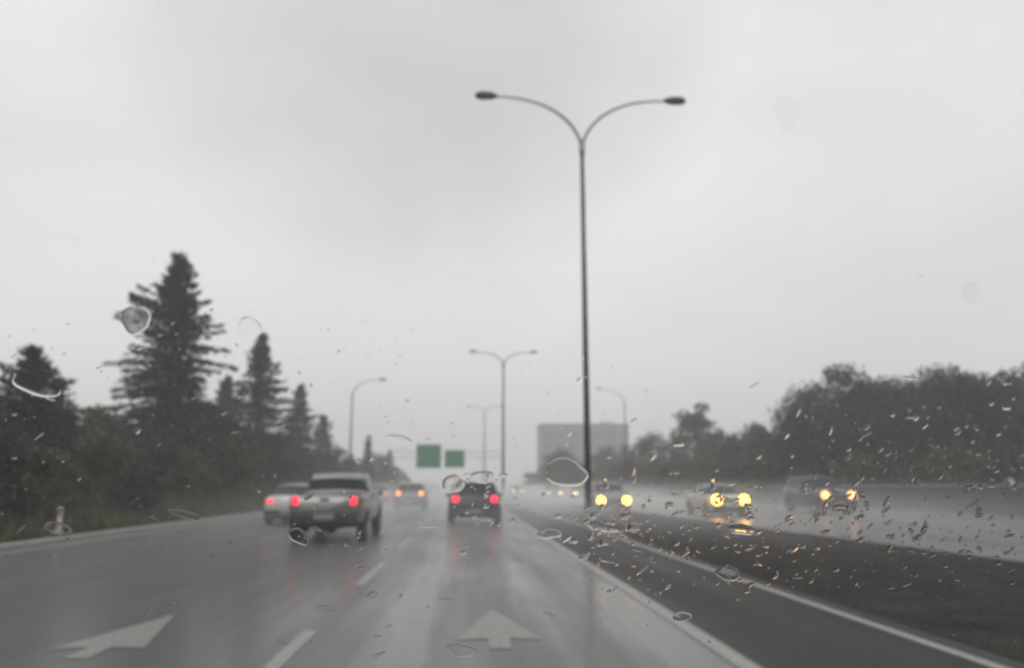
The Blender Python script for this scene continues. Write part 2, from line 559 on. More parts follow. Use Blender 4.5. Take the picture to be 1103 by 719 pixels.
GL = 'twin and single arm street lamps along the motorway'
D1 = 34.0
b1 = at(634, 545, D1); spl = at(626.5, 158, D1).z
lamp1 = street_lamp((at(634, 560, D1).x, D1, 0), spl, (-1, 1), (741 - 506) / F * D1 / 2 + .1 - 0.8, (161 - 99) / F * D1, 1.0)
tag(lamp1, 'tall twin-armed street lamp nearest the camera, its dark pole rising from the median', 'street lamp', GL)
D2 = 100.0
lamp2 = street_lamp((at(542, 520, D2).x, D2, 0), at(543, 392, D2).z, (-1, 1), 36 / F * D2 - 0.8, 14 / F * D2, 1.25)
tag(lamp2, 'second twin-armed street lamp, misty grey, a third as tall in view', 'street lamp', GL)
D3 = 190.0
lamp3 = street_lamp((at(521.5, 520, D3).x, D3, 0), at(521, 444, D3).z, (-1, 1), 19 / F * D3 - 0.8, 7 / F * D3, 1.4)
tag(lamp3, 'faint farthest twin-armed street lamp, just left of the second one in the mist', 'street lamp', GL)
D4 = 110.0
lamp4 = street_lamp((at(376, 520, D4).x, D4, ground_z(at(376, 520, D4).x, D4)), at(377, 432, D4).z, (1,), 34 / F * D4 - .8, 17 / F * D4, 1.1)
tag(lamp4, 'single-arm street lamp beside the left verge trees, arm reaching right over the road', 'street lamp', GL)
D5 = 150.0
lamp5 = street_lamp((at(675, 520, D5).x, D5, 0), at(675, 434, D5).z, (-1,), 30 / F * D5 - .8, 16 / F * D5, 1.1)
tag(lamp5, 'faint single-arm street lamp right of the nearest pole, arm reaching left', 'street lamp', GL)

# ------------------------------------------------------------------ gantry and signs
DG = 135.0
gx0, gx1 = -12.5, 6.35
gz = at(461, 489, DG).z
gan = empty('sign_gantry', (0, DG, 0))
for gx in (gx0, gx1):
    b = MB(); b.tube([(gx, 0.5, 0), (gx, 0.5, gz + 0.8)], 0.11, 10); b.build('post', M['steel'], gan, True)
b = MB()
for zz in (gz - 0.55, gz + 0.55):
    b.tube([(gx0, 0.5, zz), (gx1, 0.5, zz)], 0.04, 8)
for i in range(18):
    xa = lerp(gx0, gx1, i / 18); xb_ = lerp(gx0, gx1, (i + 1) / 18)
    b.tube([(xa, 0.5, gz + (0.55 if i % 2 else -0.55)), (xb_, 0.5, gz + (-0.55 if i % 2 else 0.55))], 0.03, 6)
b.build('truss', M['steel'], gan, True)
tag(gan, 'steel truss gantry over the carriageway carrying two green direction signs', 'gantry')
def sign(px0, px1, py0, py1, label):
    a = at(px0, py0, DG); c = at(px1, py1, DG)
    w, h = c.x - a.x, a.z - c.z
    t = empty('direction_sign', ((a.x + c.x) / 2, DG, c.z))
    b = MB(); b.box((0, 0, h / 2), (w, 0.08, h), bev=0.02); b.build('sign_board', M['green'], t)
    b = MB()
    for (cx, cz, sx, sz) in ((0, h - .12, w - .2, .07), (0, .12, w - .2, .07), (-w / 2 + .12, h / 2, .07, h - .31), (w / 2 - .12, h / 2, .07, h - .31)):
        b.box((cx, -0.045, cz), (sx, 0.02, sz))
    b.build('border', M['white'], t)
    for sx in (-w * .3, w * .3):
        b = MB(); b.box((sx, 0.2, h / 2), (0.1, 0.3, h * .8)); b.build('bracket', M['steel'], t)
    tag(t, label, 'road sign', 'green direction signs on the gantry')
    return t
sign(448.5, 475, 478, 504, 'larger green direction sign, left of the two hanging on the distant gantry')
sign(479, 500.5, 484, 503.5, 'smaller green direction sign, right of the two hanging on the distant gantry')

# ------------------------------------------------------------------ roadside wall, posts, building
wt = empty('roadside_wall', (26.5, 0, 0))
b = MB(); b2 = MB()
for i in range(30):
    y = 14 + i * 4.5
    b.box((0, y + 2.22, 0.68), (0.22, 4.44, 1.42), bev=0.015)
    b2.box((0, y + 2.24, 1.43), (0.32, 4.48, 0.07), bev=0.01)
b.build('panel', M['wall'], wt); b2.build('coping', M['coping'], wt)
tag(wt, 'long low concrete wall with pale coping beyond the oncoming lanes, below the trees', 'wall')

pp = on_ground(70, 581)
t = empty('marker_post', (EDGE_LP - 0.45, pp.y, 0))
b = MB(); b.box((0, 0, 0.42), (0.11, 0.05, 0.86), bev=0.015); b.build('post', M['postw'], t)
b = MB(); b.box((0, -0.028, 0.70), (0.08, 0.008, 0.16), bev=0.002); b.build('reflector', mat('reflector_grey', (0.16, 0.13, 0.11), 0.3), t)
tag(t, 'short pale plastic marker post standing in the grass at the left kerb', 'marker post')

DB = 300.0
ba, bb_ = at(583, 457, DB), at(677, 457, DB)
bt = empty('office_building', ((ba.x + bb_.x) / 2, DB + 9, 0))
bwid, bh = bb_.x - ba.x, ba.z
b = MB(); b.box((0, 0, bh / 2), (bwid, 18, bh)); b.build('wall', M['facade'], bt)
b = MB(); b.box((0, 0, bh + 0.25), (bwid + 0.5, 18.5, 0.5)); b.box((bwid * 0.3, 2, bh + 1.2), (5, 5, 1.4)); b.build('roof', M['coping'], bt)
for fl in range(5):
    for k in range(7):
        b = MB(); b.box((-bwid / 2 + bwid * (k + 0.5) / 7, -9.02, 3 + fl * (bh - 3) / 5 + 0.4), (bwid / 7 * 0.7, 0.1, (bh - 3) / 5 * 0.5))
        b.build('window', M['facade_glass'], bt)
tag(bt, 'boxy grey flat-roofed building fading in the mist behind the nearest lamp pole', 'building')

# ------------------------------------------------------------------ vegetation
def rand_quads(C, D, Wd, size_l, size_w):
    """leaf quads with centres C (n,3), long directions D, side directions Wd"""
    D = D / np.linalg.norm(D, axis=1, keepdims=True)
    S = np.cross(D, Wd); S /= np.linalg.norm(S, axis=1, keepdims=True) + 1e-9
    l = size_l[:, None] / 2; w = size_w[:, None] / 2
    return np.stack([C - D * l - S * w * .6, C - D * l * .1 + -S * w, C + D * l, C - D * l * .1 + S * w], axis=1)

def conifer(H, Rm, seed, name='conifer_tree', dens=1.0, bare=0.04):
    r = np.random.default_rng(seed)
    root = empty(name)
    b = MB()
    lean = r.uniform(-.15, .15, 2)
    b.tube([(0, 0, -0.3), (lean[0] * .4, lean[1] * .4, H * .35), (lean[0], lean[1], H * .75), (lean[0], lean[1], H * .99)], [H * .017 + .03, H * .012 + .02, H * .006, 0.012], 9)
    Cs, Ds, Ws, SL, SW = [], [], [], [], []
    z = H * bare
    side_bias = r.uniform(0, 2 * math.pi)
    while z < H * 0.985:
        u = z / H
        lev = Rm * min(.95, 1.3 * (1 - u) ** 0.88) * r.uniform(0.62, 1.14) + 0.14
        nb = int(r.integers(6, 9))
        a0 = r.uniform(0, 6.28)
        for k in range(nb):
            a = a0 + 6.283 * k / nb + r.uniform(-.35, .35)
            ln = lev * r.uniform(0.55, 1.15) * (1 + 0.22 * math.cos(2 * a - side_bias + u * 9) * (1 if H > 6 else .5) + .16 * math.sin(u * 23 + side_bias + a))
            if u < .12: ln *= r.uniform(.5, 1)
            slope = lerp(-0.25, 0.9, u ** 1.6) + r.uniform(-.15, .15)
            d = np.array([math.cos(a), math.sin(a), slope]); d /= np.linalg.norm(d)
            base = np.array([lean[0] * u, lean[1] * u, z])
            if ln > 0.8 and r.random() < 0.5:
                p1 = base + d * ln * .95
                b.tube([tuple(base), tuple(p1 - np.array([0, 0, ln * .06]))], [0.02 + ln * .008, 0.008], 4, cap=False)
            n = max(4, int(ln / 0.105 * dens * 3.4))
            tt = r.random(n) ** 0.75
            c = base + d * (tt * ln)[:, None]
            c[:, 2] -= (tt ** 2) * ln * 0.12
            spread = 0.14 + 0.30 * ln * (1 - tt) * tt * 2
            perp = np.array([-math.sin(a), math.cos(a), 0])
            off = r.normal(0, 1, n) * spread
            c += perp * off[:, None]
            c[:, 2] += r.normal(0, 0.06, n) - np.abs(off) * .25
            dd = d[None, :] * 1.0 + perp[None, :] * (off * 3)[:, None] + r.normal(0, .35, (n, 3))
            Cs.append(c); Ds.append(dd); Ws.append(r.normal(0, 1, (n, 3)) + np.array([0, 0, 1.2]))
            SL.append(r.uniform(0.22, 0.5, n)); SW.append(r.uniform(0.07, 0.17, n))
        z += lerp(0.30, 0.26, u) * r.uniform(0.8, 1.25) * max(1, H / 16)
    b.build('trunk', M['bark'], root, True, fix=False)
    V = rand_quads(np.concatenate(Cs), np.concatenate(Ds), np.concatenate(Ws), np.concatenate(SL), np.concatenate(SW))
    quads_mesh('crown', V, M['needle'], root)
    return root

def leafy(H, W, seed, m, name='leafy_tree', low=0.12, n_cl=70, per=130, lsize=0.22, trunk=True, Wy=None):
    r = np.random.default_rng(seed)
    root = empty(name)
    Wy = Wy or W
    cents = []
    while len(cents) < n_cl:
        p = r.uniform(-1, 1, 3)
        q = np.linalg.norm(p)
        if q > 1 or (q < 0.45 and r.random() < 0.7): continue
        zz = low * H + (p[2] + 1) / 2 * (1 - low) * H
        # slightly uneven top
        zz *= 1 - 0.10 * abs(math.sin(p[0] * 4 + seed)) 
        cents.append((p[0] * W / 2 * .86, p[1] * Wy / 2 * .86, zz * 0.97))
    b = MB()
    if trunk:
        b.tube([(0, 0, -0.3), (r.uniform(-.2, .2), r.uniform(-.2, .2), H * .3), (r.uniform(-.4, .4), 0, H * .6)], [H * .02 + .05, H * .015 + .03, H * .007 + .02], 8)
        for c in cents[::2]:
            z0 = min(c[2] * .6, H * .45)
            mid = (c[0] * .45, c[1] * .45, lerp(z0, c[2], .6))
            b.tube([(0, 0, z0), mid, c], [H * .007 + .01, H * .004 + .008, .008], 5, cap=False)
    else:
        for c in cents[::2]:
            b.tube([(c[0] * .15, c[1] * .15, -0.1), (c[0] * .6, c[1] * .6, c[2] * .6), c], [.03, .018, .006], 4, cap=False)
    b.build('trunk' if trunk else 'stem', M['bark'], root, True, fix=False)
    Cs = []
    for c in cents:
        n = int(per * r.uniform(.6, 1.3))
        rad = np.array([W, Wy, H]).min() * r.uniform(.09, .17) + 0.08
        q = r.normal(0, 1, (n, 3)); q /= np.linalg.norm(q, axis=1, keepdims=True)
        q *= (r.random(n) ** .45)[:, None] * rad * np.array([1.25, 1.25, .85])
        Cs.append(np.array(c) + q)
    C = np.concatenate(Cs); n = len(C)
    V = rand_quads(C, r.normal(0, 1, (n, 3)), r.normal(0, 1, (n, 3)), r.uniform(.7, 1.5, n) * lsize, r.uniform(.5, 1.0, n) * lsize)
    quads_mesh('crown', V, m, root)
    return root

def place(o, px, D, sz=1, rz=0, sx=None):
    x = at(px, 520, D).x
    o.location = (x, D, ground_z(x, D) - 0.05)
    o.scale = (sx or sz, sx or sz, sz)
    o.rotation_euler = (0, 0, rz)
    return o
def top_h(px, py, D):
    x = at(px, 520, D).x
    return at(px, py, D).z - ground_z(x, D) + 0.05

GC = 'conifers along the left verge'
cons = [  # px, top y, distance, radius px, label
    (175, 270, 50, 78, 'tallest dark conifer on the left verge, its ragged top high against the sky'),
    (18, 370, 36, 66, 'leftmost dark conifer at the picture edge, broad top cut by the frame'),
    (272, 357, 68, 50, 'second tallest conifer, pointed top right of the tallest one'),
    (238, 404, 74, 38, 'slim conifer filling the gap between the two tallest ones'),
    (319, 414, 88, 34, 'small pointed conifer third along the row from the tallest'),
    (346, 446, 104, 26, 'low conifer at the foot of the single-arm lamp, left side'),
    (395, 468, 140, 11, 'thin little conifer standing alone in mist, left of the green signs'),
    (419, 484, 165, 9, 'faintest tiny conifer nearest the green signs'),
]
for i, (px, ty, D, rp, lab) in enumerate(cons):
    H = top_h(px, ty, D)
    o = conifer(H, rp / F * D, 20 + i, dens=1.25 if D < 60 else 1.0)
    place(o, px, D, 1, i * 1.3)
    tag(o, lab, 'tree', GC)

GR = 'leafy trees beyond the oncoming lanes'
rts = [  # px, top y, D, width px, label, brightness
    (915, 396, 66, 175, 'tall rounded tree at the left end of the high dark clump on the right'),
    (988, 390, 64, 190, 'tallest bushy tree in the middle of the high clump on the right'),
    (1062, 387, 60, 190, 'broad dark tree near the right edge, in the high clump'),
    (1140, 385, 60, 150, 'rightmost tree of the high clump, cut off by the right edge'),
    (755, 424, 108, 62, 'single taller tree with a peaked crown left of the high clump'),
    (818, 452, 88, 95, 'low rounded tree between the peaked tree and the high clump'),
    (708, 466, 120, 90, 'low misty tree just right of the nearest lamp pole and building'),
    (868, 455, 84, 90, 'low tree tucked against the left foot of the high clump'),
    (780, 463, 100, 70, 'low tree directly right of the peaked tree'),
    (655, 480, 165, 70, 'faint low tree in front of the boxy building, right of the pole'),
    (603, 478, 175, 44, 'faint low tree in front of the boxy building, left of the pole'),
]
for i, (px, ty, D, wp, lab) in enumerate(rts):
    H = top_h(px, ty, D)
    W = wp / F * D
    o = leafy(H, W, 60 + i, M['leafd'], n_cl=int(105 if D < 70 else 70 if D < 100 else 50), per=240 if D < 80 else 150, lsize=0.28 if D < 80 else 0.36, low=0.03)
    place(o, px, D, 1, 0)
    tag(o, lab, 'tree', GR)

# hedge-like shrubs at the foot of both tree rows
def shrubs(protos, spots, labels, group):
    for i, (px, D, s) in enumerate(spots):
        k = i % len(protos)
        src, used = protos[k]
        if used:
            o = copy_tree(src)
        else:
            o = src; protos[k][1] = True
        place(o, px, D, s, random.uniform(0, 6.28))
        tag(o, labels[i], 'shrub', group)
pl = [[leafy(2.6, 3.2, 200, M['leafo'], 'shrub', 0.0, 46, 130, .13, False), False],
      [leafy(3.2, 3.4, 201, M['leafd'], 'shrub', 0.0, 50, 130, .14, False), False],
      [leafy(2.2, 3.0, 202, M['leafb'], 'shrub', 0.0, 40, 120, .12, False), False]]
spots = [(15, 27, 1.0), (-50, 24, 1.0), (60, 31, .9), (100, 37, 1.25), (40, 40, 1.5), (85, 48, 1.9), (130, 42, 1.1), (165, 45, 1.2), (205, 45, 1.3),
         (235, 52, 1.5), (222, 60, 2.0), (262, 62, 1.6), (285, 70, 1.9), (300, 82, 1.7), (325, 92, 1.7), (342, 105, 1.7), (362, 118, 1.8), (376, 135, 1.9), (392, 155, 2.0),
         (410, 180, 2.2), (428, 205, 2.4), (110, 60, 1.9), (150, 33, .7), (30, 55, 2.0)]
tones = ['olive', 'dark green', 'brownish']
slab = []
for i, (px, D, s) in enumerate(spots):
    k = tones[i % 3]
    base = ['at the left picture edge', 'beyond the left picture edge', 'just behind the marker post', 'below the gap right of the leftmost conifer', 'behind the leftmost conifer',
            'in the pale gap between leftmost and tallest conifer', 'at the left foot of the tallest conifer', 'right under the tallest conifer', 'at the right foot of the tallest conifer',
            'on the slope under the slim conifer', 'behind the slim conifer foot', 'left foot of the second tallest conifer', 'right foot of the second tallest conifer',
            'left foot of the third pointed conifer', 'right foot of the third pointed conifer', 'under the low conifer by the single-arm lamp', 'at the foot of the single-arm lamp',
            'just right of the single-arm lamp foot', 'under the thin lone conifer', 'between the thin and the tiniest conifer', 'farthest one, faint below the green signs',
            'high up the slope left of the tallest conifer', 'low one close to the kerb before the tallest conifer', 'high up the slope behind the picture edge'][i]
    slab.append(f'{k} leafy shrub {base}')
shrubs(pl, spots, slab, 'shrubs on the left verge')
pr = [[leafy(2.4, 4.2, 210, M['leafd'], 'shrub', 0.0, 44, 110, .2, False), False], [leafy(3.0, 4.0, 211, M['leafo'], 'shrub', 0.0, 44, 110, .2, False), False]]
spr = [(1085, 50, 1.2), (1030, 53, 1.3), (975, 56, 1.3), (925, 58, 1.3), (880, 63, 1.4), (842, 70, 1.5), (800, 78, 1.6), (765, 88, 1.7), (735, 98, 1.8), (705, 110, 1.9), (680, 130, 2.1), (655, 150, 2.2), (630, 180, 2.4), (605, 210, 2.6), (580, 240, 2.6)]
plc = ['nearest the right picture edge', 'second from the right picture edge', 'under the middle of the high clump', 'under the left half of the high clump', 'at the left foot of the high clump',
       'behind the dark oncoming car', 'behind the pale oncoming car, right', 'under the peaked tree', 'left foot of the peaked tree', 'below the low misty tree', 'between the low misty tree and the building',
       'in front of the building, right part', 'just right of the nearest pole foot', 'in front of the building, left part', 'farthest and faintest on this side']
shrubs(pr, spr, [('dark green' if i % 2 == 0 else 'olive') + ' shrub beyond the low wall, ' + p for i, p in enumerate(plc)], 'shrubs beyond the low wall')

# grass
def grass(name, n, fx, m, hmin, hmax, lab):
    r = np.random.default_rng(5)
    y = 5 + (r.random(n) ** 1.6) * 90
    x = fx(y, r)
    z = np.array([ground_z(a, b_) for a, b_ in zip(x, y)])
    h = r.uniform(hmin, hmax, n) * (1 + y / 60)
    w = h * r.uniform(.06, .12, n) + .004 * (1 + y / 20)
    a = r.uniform(0, 6.28, n); dx, dy = np.cos(a) * w, np.sin(a) * w
    tx, ty_ = r.normal(0, .35, n) * h, r.normal(0, .35, n) * h
    V = np.stack([np.stack([x - dx, y - dy, z - .02], 1), np.stack([x + dx, y + dy, z - .02], 1),
                  np.stack([x + dx * .5 + tx * .6, y + dy * .5 + ty_ * .6, z + h * .7], 1), np.stack([x + tx, y + ty_, z + h], 1)], 1)
    o = quads_mesh(name, V, m)
    tag(o, lab, 'grass', kind='stuff')
grass('grass', 60000, lambda y, r: EDGE_LP - .35 - (r.random(len(y)) ** 1.4) * 12, M['grass'], .10, .34, 'rough olive and brown grass on the left verge behind the kerb')
grass('median_grass', 70000, lambda y, r: MED0 + .05 + r.random(len(y)) * (np.array([med1(q) for q in y]) - MED0 - .1), M['grassd'], .012, .04, 'short sparse dark grass covering the median')

# ------------------------------------------------------------------ vehicles
def interp(tab, s):
    if s <= tab[0][0]: return tab[0][1]
    for (a, va), (b_, vb) in zip(tab, tab[1:]):
        if s <= b_: return va + (vb - va) * (s - a) / (b_ - a)
    return tab[-1][1]

def vehicle(name, Lc, Wc, zb, top, belt, cab, paint_m, wheels, wr, tail, head, plate=True, pillar=(), tail_z=None, tail_size=(.2, .3), head_z=.65, head_size=(.30, .16),
            tail_in=0.02, bumper_z=.45, bumper_h=.22, round_head=False):
    root = empty(name)
    rb, rt_, ft, fb = cab
    ss = set(np.linspace(0, Lc, int(Lc / .09)).round(3)) | {0.0, .015, .04, .09, .16, Lc - .015, Lc - .04, Lc - .09, Lc - .16, Lc}
    for a, b_ in ((rb, rt_), (ft, fb)): ss |= set(np.linspace(a, b_, 9).round(3))
    for a, b_ in pillar: ss |= {a, b_}
    ss = sorted(ss)
    hw = Wc / 2
    rows = []
    KS = 4
    for s in ss:
        e = min(s, Lc - s)
        k = 1 - 0.13 * max(0, 1 - e / .55) ** 2.2
        w = hw * k
        T, B = interp(top, s), interp(belt, s)
        z0 = zb + 0.12 * max(0, 1 - e / .5) ** 2
        sh = 0.035 * max(0, 1 - e / .10)
        gk = min(max((T - B) / .35, 0), 1)
        tw = lerp(.90, .76, gk) * w
        kn = [(0, z0), (.8 * w, z0), (.965 * w, z0 + .1), (w, lerp(z0, B, .5)), (.99 * w, lerp(z0, B, .85)), (.955 * w, B), (lerp(.93 * w, tw, gk), lerp(B + .012, T - .05, gk)),
              (lerp(.82 * w, tw * .86, gk), T - lerp(0.008, 0.008, gk)), (0, T + .022)]
        c = (z0 + T) / 2
        kn = [(x * (1 - sh), c + (z - c) * (1 - sh)) for x, z in kn]
        half = []
        for i in range(8):
            p0 = kn[max(i - 1, 0)]; p1 = kn[i]; p2 = kn[i + 1]; p3 = kn[min(i + 2, 8)]
            if i == 0: p0 = (-p2[0], p2[1])
            if i == 7: p3 = (-p1[0], p1[1])
            for j in range(KS):
                t = j / KS
                tension = .5
                pt = []
                for q in (0, 1):
                    m1 = (p2[q] - p0[q]) * tension * .6; m2 = (p3[q] - p1[q]) * tension * .6
                    t2, t3 = t * t, t * t * t
                    pt.append((2 * t3 - 3 * t2 + 1) * p1[q] + (t3 - 2 * t2 + t) * m1 + (-2 * t3 + 3 * t2) * p2[q] + (t3 - t2) * m2)
                half.append(tuple(pt))
        half.append(kn[8])
        n = len(half)
        ring = [(x, s - Lc / 2, z) for x, z in half] + [(-x, s - Lc / 2, z) for x, z in half[-2:0:-1]]
        rows.append(ring)
    nr = len(rows[0]); nh = 8 * KS
    parts = {}
    allv = [p for r_ in rows for p in r_]
    def put(key, f): parts.setdefault(key, []).append(f)
    for i in range(len(ss) - 1):
        sm = (ss[i] + ss[i + 1]) / 2
        for j in range(nr):
            j2 = (j + 1) % nr
            jj = j if j < nh else nr - 1 - j
            seg = (jj + .5) / KS
            key = 'body'
            T, B = interp(top, sm), interp(belt, sm)
            if seg > 6.2 and rb + .02 < sm < rt_ - .015: key = 'rear_window'
            elif seg > 6.2 and ft + .02 < sm < fb - .03: key = 'windscreen'
            elif 5.25 < seg < 6.0 and T - B > .22 and not any(a < sm < b_ for a, b_ in pillar): key = 'side_window_' + ('r' if j < nh else 'l')
            f = (i * nr + j, i * nr + j2, (i + 1) * nr + j2, (i + 1) * nr + j)
            put(key, f)
    put('body', tuple(range(nr)))
    put('body', tuple((len(ss) - 1) * nr + k for k in range(nr))[::-1])
    for key, fs in parts.items():
        used = sorted({v for f in fs for v in f})
        mp_ = {v: i for i, v in enumerate(used)}
        b = MB(); b.add([allv[v] for v in used], [tuple(mp_[v] for v in f) for f in fs])
        nm = 'side_window' if key.startswith('side_window') else key
        b.build(nm, paint_m if key == 'body' else M['glass'], root, True, fix=(key == 'body'))
    # bumpers, plate
    yb, yf = -Lc / 2, Lc / 2
    b = MB(); b.box((0, yb + .07, bumper_z), (Wc * .90, .2, bumper_h), bev=.05); b.build('bumper', M['trim'], root, True)
    b = MB(); b.box((0, yf - .07, bumper_z - .03), (Wc * .88, .2, .24), bev=.05); b.build('bumper', M['trim'], root, True)
    b = MB(); b.box((0, yf - .012, head_z - .02), (Wc * .42, .06, .16), bev=.02); b.build('grille', M['trim'], root)
    if plate:
        b = MB(); b.box((0, yb - .035, bumper_z + .03), (.50, .02, .14), bev=.008); b.build('number_plate', M['plate'], root)
        b = MB(); b.box((0, yf + .035, bumper_z), (.46, .02, .12), bev=.008); b.build('number_plate', M['plate'], root)
    tz = tail_z or .85
    for sx in (-1, 1):
        x = sx * (Wc / 2 * .87 - tail_size[0] / 2 - tail_in)
        b = MB(); b.box((x, yb + .045, tz), (tail_size[0], .14, tail_size[1]), bev=.04); b.build('tail_light', tail, root, True)
        x = sx * (Wc / 2 * .87 - head_size[0] / 2)
        b = MB()
        if round_head: b.lathe([(.12, -.1), (.205, -.02), (.205, .05), (.16, .085), (.08, .10)], (x, yf - .02, head_z), (0, 1, 0), 20)
        else: b.box((x, yf - .04, head_z), (head_size[0], .14, head_size[1]), bev=.05)
        b.build('headlight', head, root, True)
    for sx in (-1, 1):
        B = interp(belt, fb - .5)
        b = MB(); b.box((sx * (Wc / 2 + .07), fb - .55 - Lc / 2, B + .06), (.18, .1, .14), bev=.035); b.build('door_mirror', paint_m, root, True)
        for wy in wheels:
            c = (sx * (Wc / 2 - .10), wy - Lc / 2, wr)
            ax = (sx, 0, 0)
            b = MB(); b.lathe([(wr * .62, -.12), (wr * .94, -.12), (wr, -.09), (wr, .085), (wr * .94, .115), (wr * .64, .12), (wr * .62, .09)], c, ax, 28)
            wh = b.build('wheel', M['tyre'], root, True)
            b = MB(); b.lathe([(wr * .63, .085), (wr * .60, .105), (wr * .5, .07), (wr * .2, .075), (wr * .12, .1)], c, ax, 24)
            b.build('rim', M['rim'], wh)
            b = MB()
            n = 20
            V = []; Fc = []
            for i in range(n + 1):
                th = math.pi * (-0.08 + 1.16 * i / n)
                for rr, dx in ((wr + .03, .0), (wr + .10, .0), (wr + .10, .03), (wr + .03, .03)):
                    V.append((sx * (Wc / 2 - .028 + dx), c[1] + math.cos(th) * rr, wr + math.sin(th) * rr))
            for i in range(n):
                for k in range(4):
                    Fc.append((i * 4 + k, i * 4 + (k + 1) % 4, i * 4 + 4 + (k + 1) % 4, i * 4 + 4 + k))
            b.add(V, Fc); b.build('wheel_arch', M['trim'], root, True)
    return root

SEDAN = dict(Lc=4.6, Wc=1.82, zb=.2, top=[(0, .98), (.3, 1.04), (.75, 1.07), (1.35, 1.42), (1.7, 1.46), (2.5, 1.47), (2.9, 1.42), (3.65, 1.0), (4.2, .88), (4.6, .68)],
             belt=[(0, .9), (.5, .97), (3.6, .93), (4.2, .83), (4.6, .64)], cab=(.75, 1.35, 2.9, 3.65), wheels=(.85, 3.65), wr=.33, pillar=((2.1, 2.2),), tail_z=.84, tail_size=(.30, .20), head_z=.64)
HATCH = dict(Lc=4.3, Wc=1.84, zb=.22, top=[(0, .95), (.06, 1.02), (.5, 1.5), (1.0, 1.58), (2.2, 1.6), (2.6, 1.55), (3.35, 1.08), (3.95, .95), (4.3, .72)],
             belt=[(0, .9), (.3, 1.02), (3.3, .98), (3.95, .88), (4.3, .68)], cab=(.06, .5, 2.6, 3.35), wheels=(.8, 3.4), wr=.34, pillar=((.62, .74), (1.75, 1.85)), tail_z=.98, tail_size=(.24, .24), head_z=.7)
SUV = dict(Lc=4.8, Wc=1.95, zb=.3, top=[(0, 1.1), (.05, 1.15), (.35, 1.8), (.8, 1.88), (2.5, 1.9), (2.9, 1.84), (3.6, 1.3), (4.4, 1.18), (4.8, .95)],
           belt=[(0, 1.05), (.3, 1.2), (3.6, 1.18), (4.4, 1.1), (4.8, .9)], cab=(.05, .35, 2.9, 3.6), wheels=(.9, 3.8), wr=.4, pillar=((.6, .75), (1.8, 1.9)), tail_z=1.1, tail_size=(.2, .34), head_z=.95, head_size=(.34, .2), bumper_z=.55)
PICK = dict(Lc=5.4, Wc=1.88, zb=.42, top=[(0, 1.20), (1.75, 1.20), (1.8, 1.22), (1.95, 1.66), (2.2, 1.73), (3.2, 1.75), (3.45, 1.70), (4.1, 1.22), (4.9, 1.13), (5.4, .95)],
            belt=[(0, 1.18), (4.1, 1.14), (4.9, 1.06), (5.4, .9)], cab=(1.8, 1.95, 3.45, 4.1), wheels=(1.15, 4.35), wr=.40, pillar=((2.85, 2.95),), tail_z=1.04, tail_size=(.16, .22), head_z=.9, head_size=(.3, .2), bumper_z=.62, bumper_h=.34)

def put_car(o, px, D, rz, label, cat, group):
    """rear (or, for the oncoming ones, the front) of the car stands at distance D"""
    x = at(px, 540, D - 2.2).x
    o.location = (x, D, 0)
    o.rotation_euler = (0, 0, rz)
    tag(o, label, cat, group)
GS = 'vehicles driving ahead in the same direction'
GO = 'oncoming vehicles with lit headlights'
o = vehicle('pickup_truck', paint_m=M['p_silver'], tail=M['tail'], head=M['lampglass'], **PICK)
put_car(o, 353, 20.4 + 2.7, 0, 'light silver pickup truck with dark bumper and red tail lights, nearest vehicle', 'pickup truck', GS)
b = MB(); b.box((0, -2.7 + .93, 1.225), (1.44, 1.5, .03), bev=.01); b.build('bed_cover', M['trim'], o)
b = MB(); b.tube([(0, -2.5, .42), (0, -1.55, .3), (0, 1.6, .3)], .08, 10); b.build('axle_shaft', M['trim'], o)
b = MB()
b.tube([(-.85, -1.55, .4), (.85, -1.55, .4)], .07, 10); b.lathe([(.16, -.12), (.2, 0), (.16, .12)], (0, -1.55, .38), (1, 0, 0), 16); b.build('rear_axle', M['trim'], o)
b = MB(); b.box((0, -2.69, 1.07), (.24, .05, .06), bev=.015); b.build('tailgate_handle', M['trim'], o)
for sx in (-1, 1):
    b = MB(); b.box((sx * .78, -1.08, .42), (.28, .03, .42), bev=.01); b.build('mud_flap', M['trim'], o)

o = vehicle('hatchback_car', paint_m=M['p_black'], tail=M['tail'], head=M['lampglass'], **{**HATCH, 'Wc': 1.98, 'tail_z': .92})
put_car(o, 511.5, 30.0 + 2.15, 0, 'black hatchback with bright red tail lights driving straight ahead in the same lane', 'car', GS)
o = vehicle('sedan_car', paint_m=M['p_white'], tail=M['tail_dim'], head=M['lampglass'], **SEDAN)
put_car(o, 310, 30 + 2.3, 0, 'pale sedan in the far left lane, half hidden behind the silver pickup', 'car', GS)
o = vehicle('hatchback_car', paint_m=M['p_grey'], tail=M['tail_amber'], head=M['lampglass'], **HATCH)
put_car(o, 441, 47 + 2.15, 0, 'grey car with glowing orange tail lights, between the pickup and the black hatchback', 'car', GS)
o = vehicle('sedan_car', paint_m=M['p_white'], tail=M['tail_dim'], head=M['lampglass'], **SEDAN)
put_car(o, 405, 57 + 2.3, 0, 'pale misty sedan just right of the pickup roof, showing one faint red light', 'car', GS)

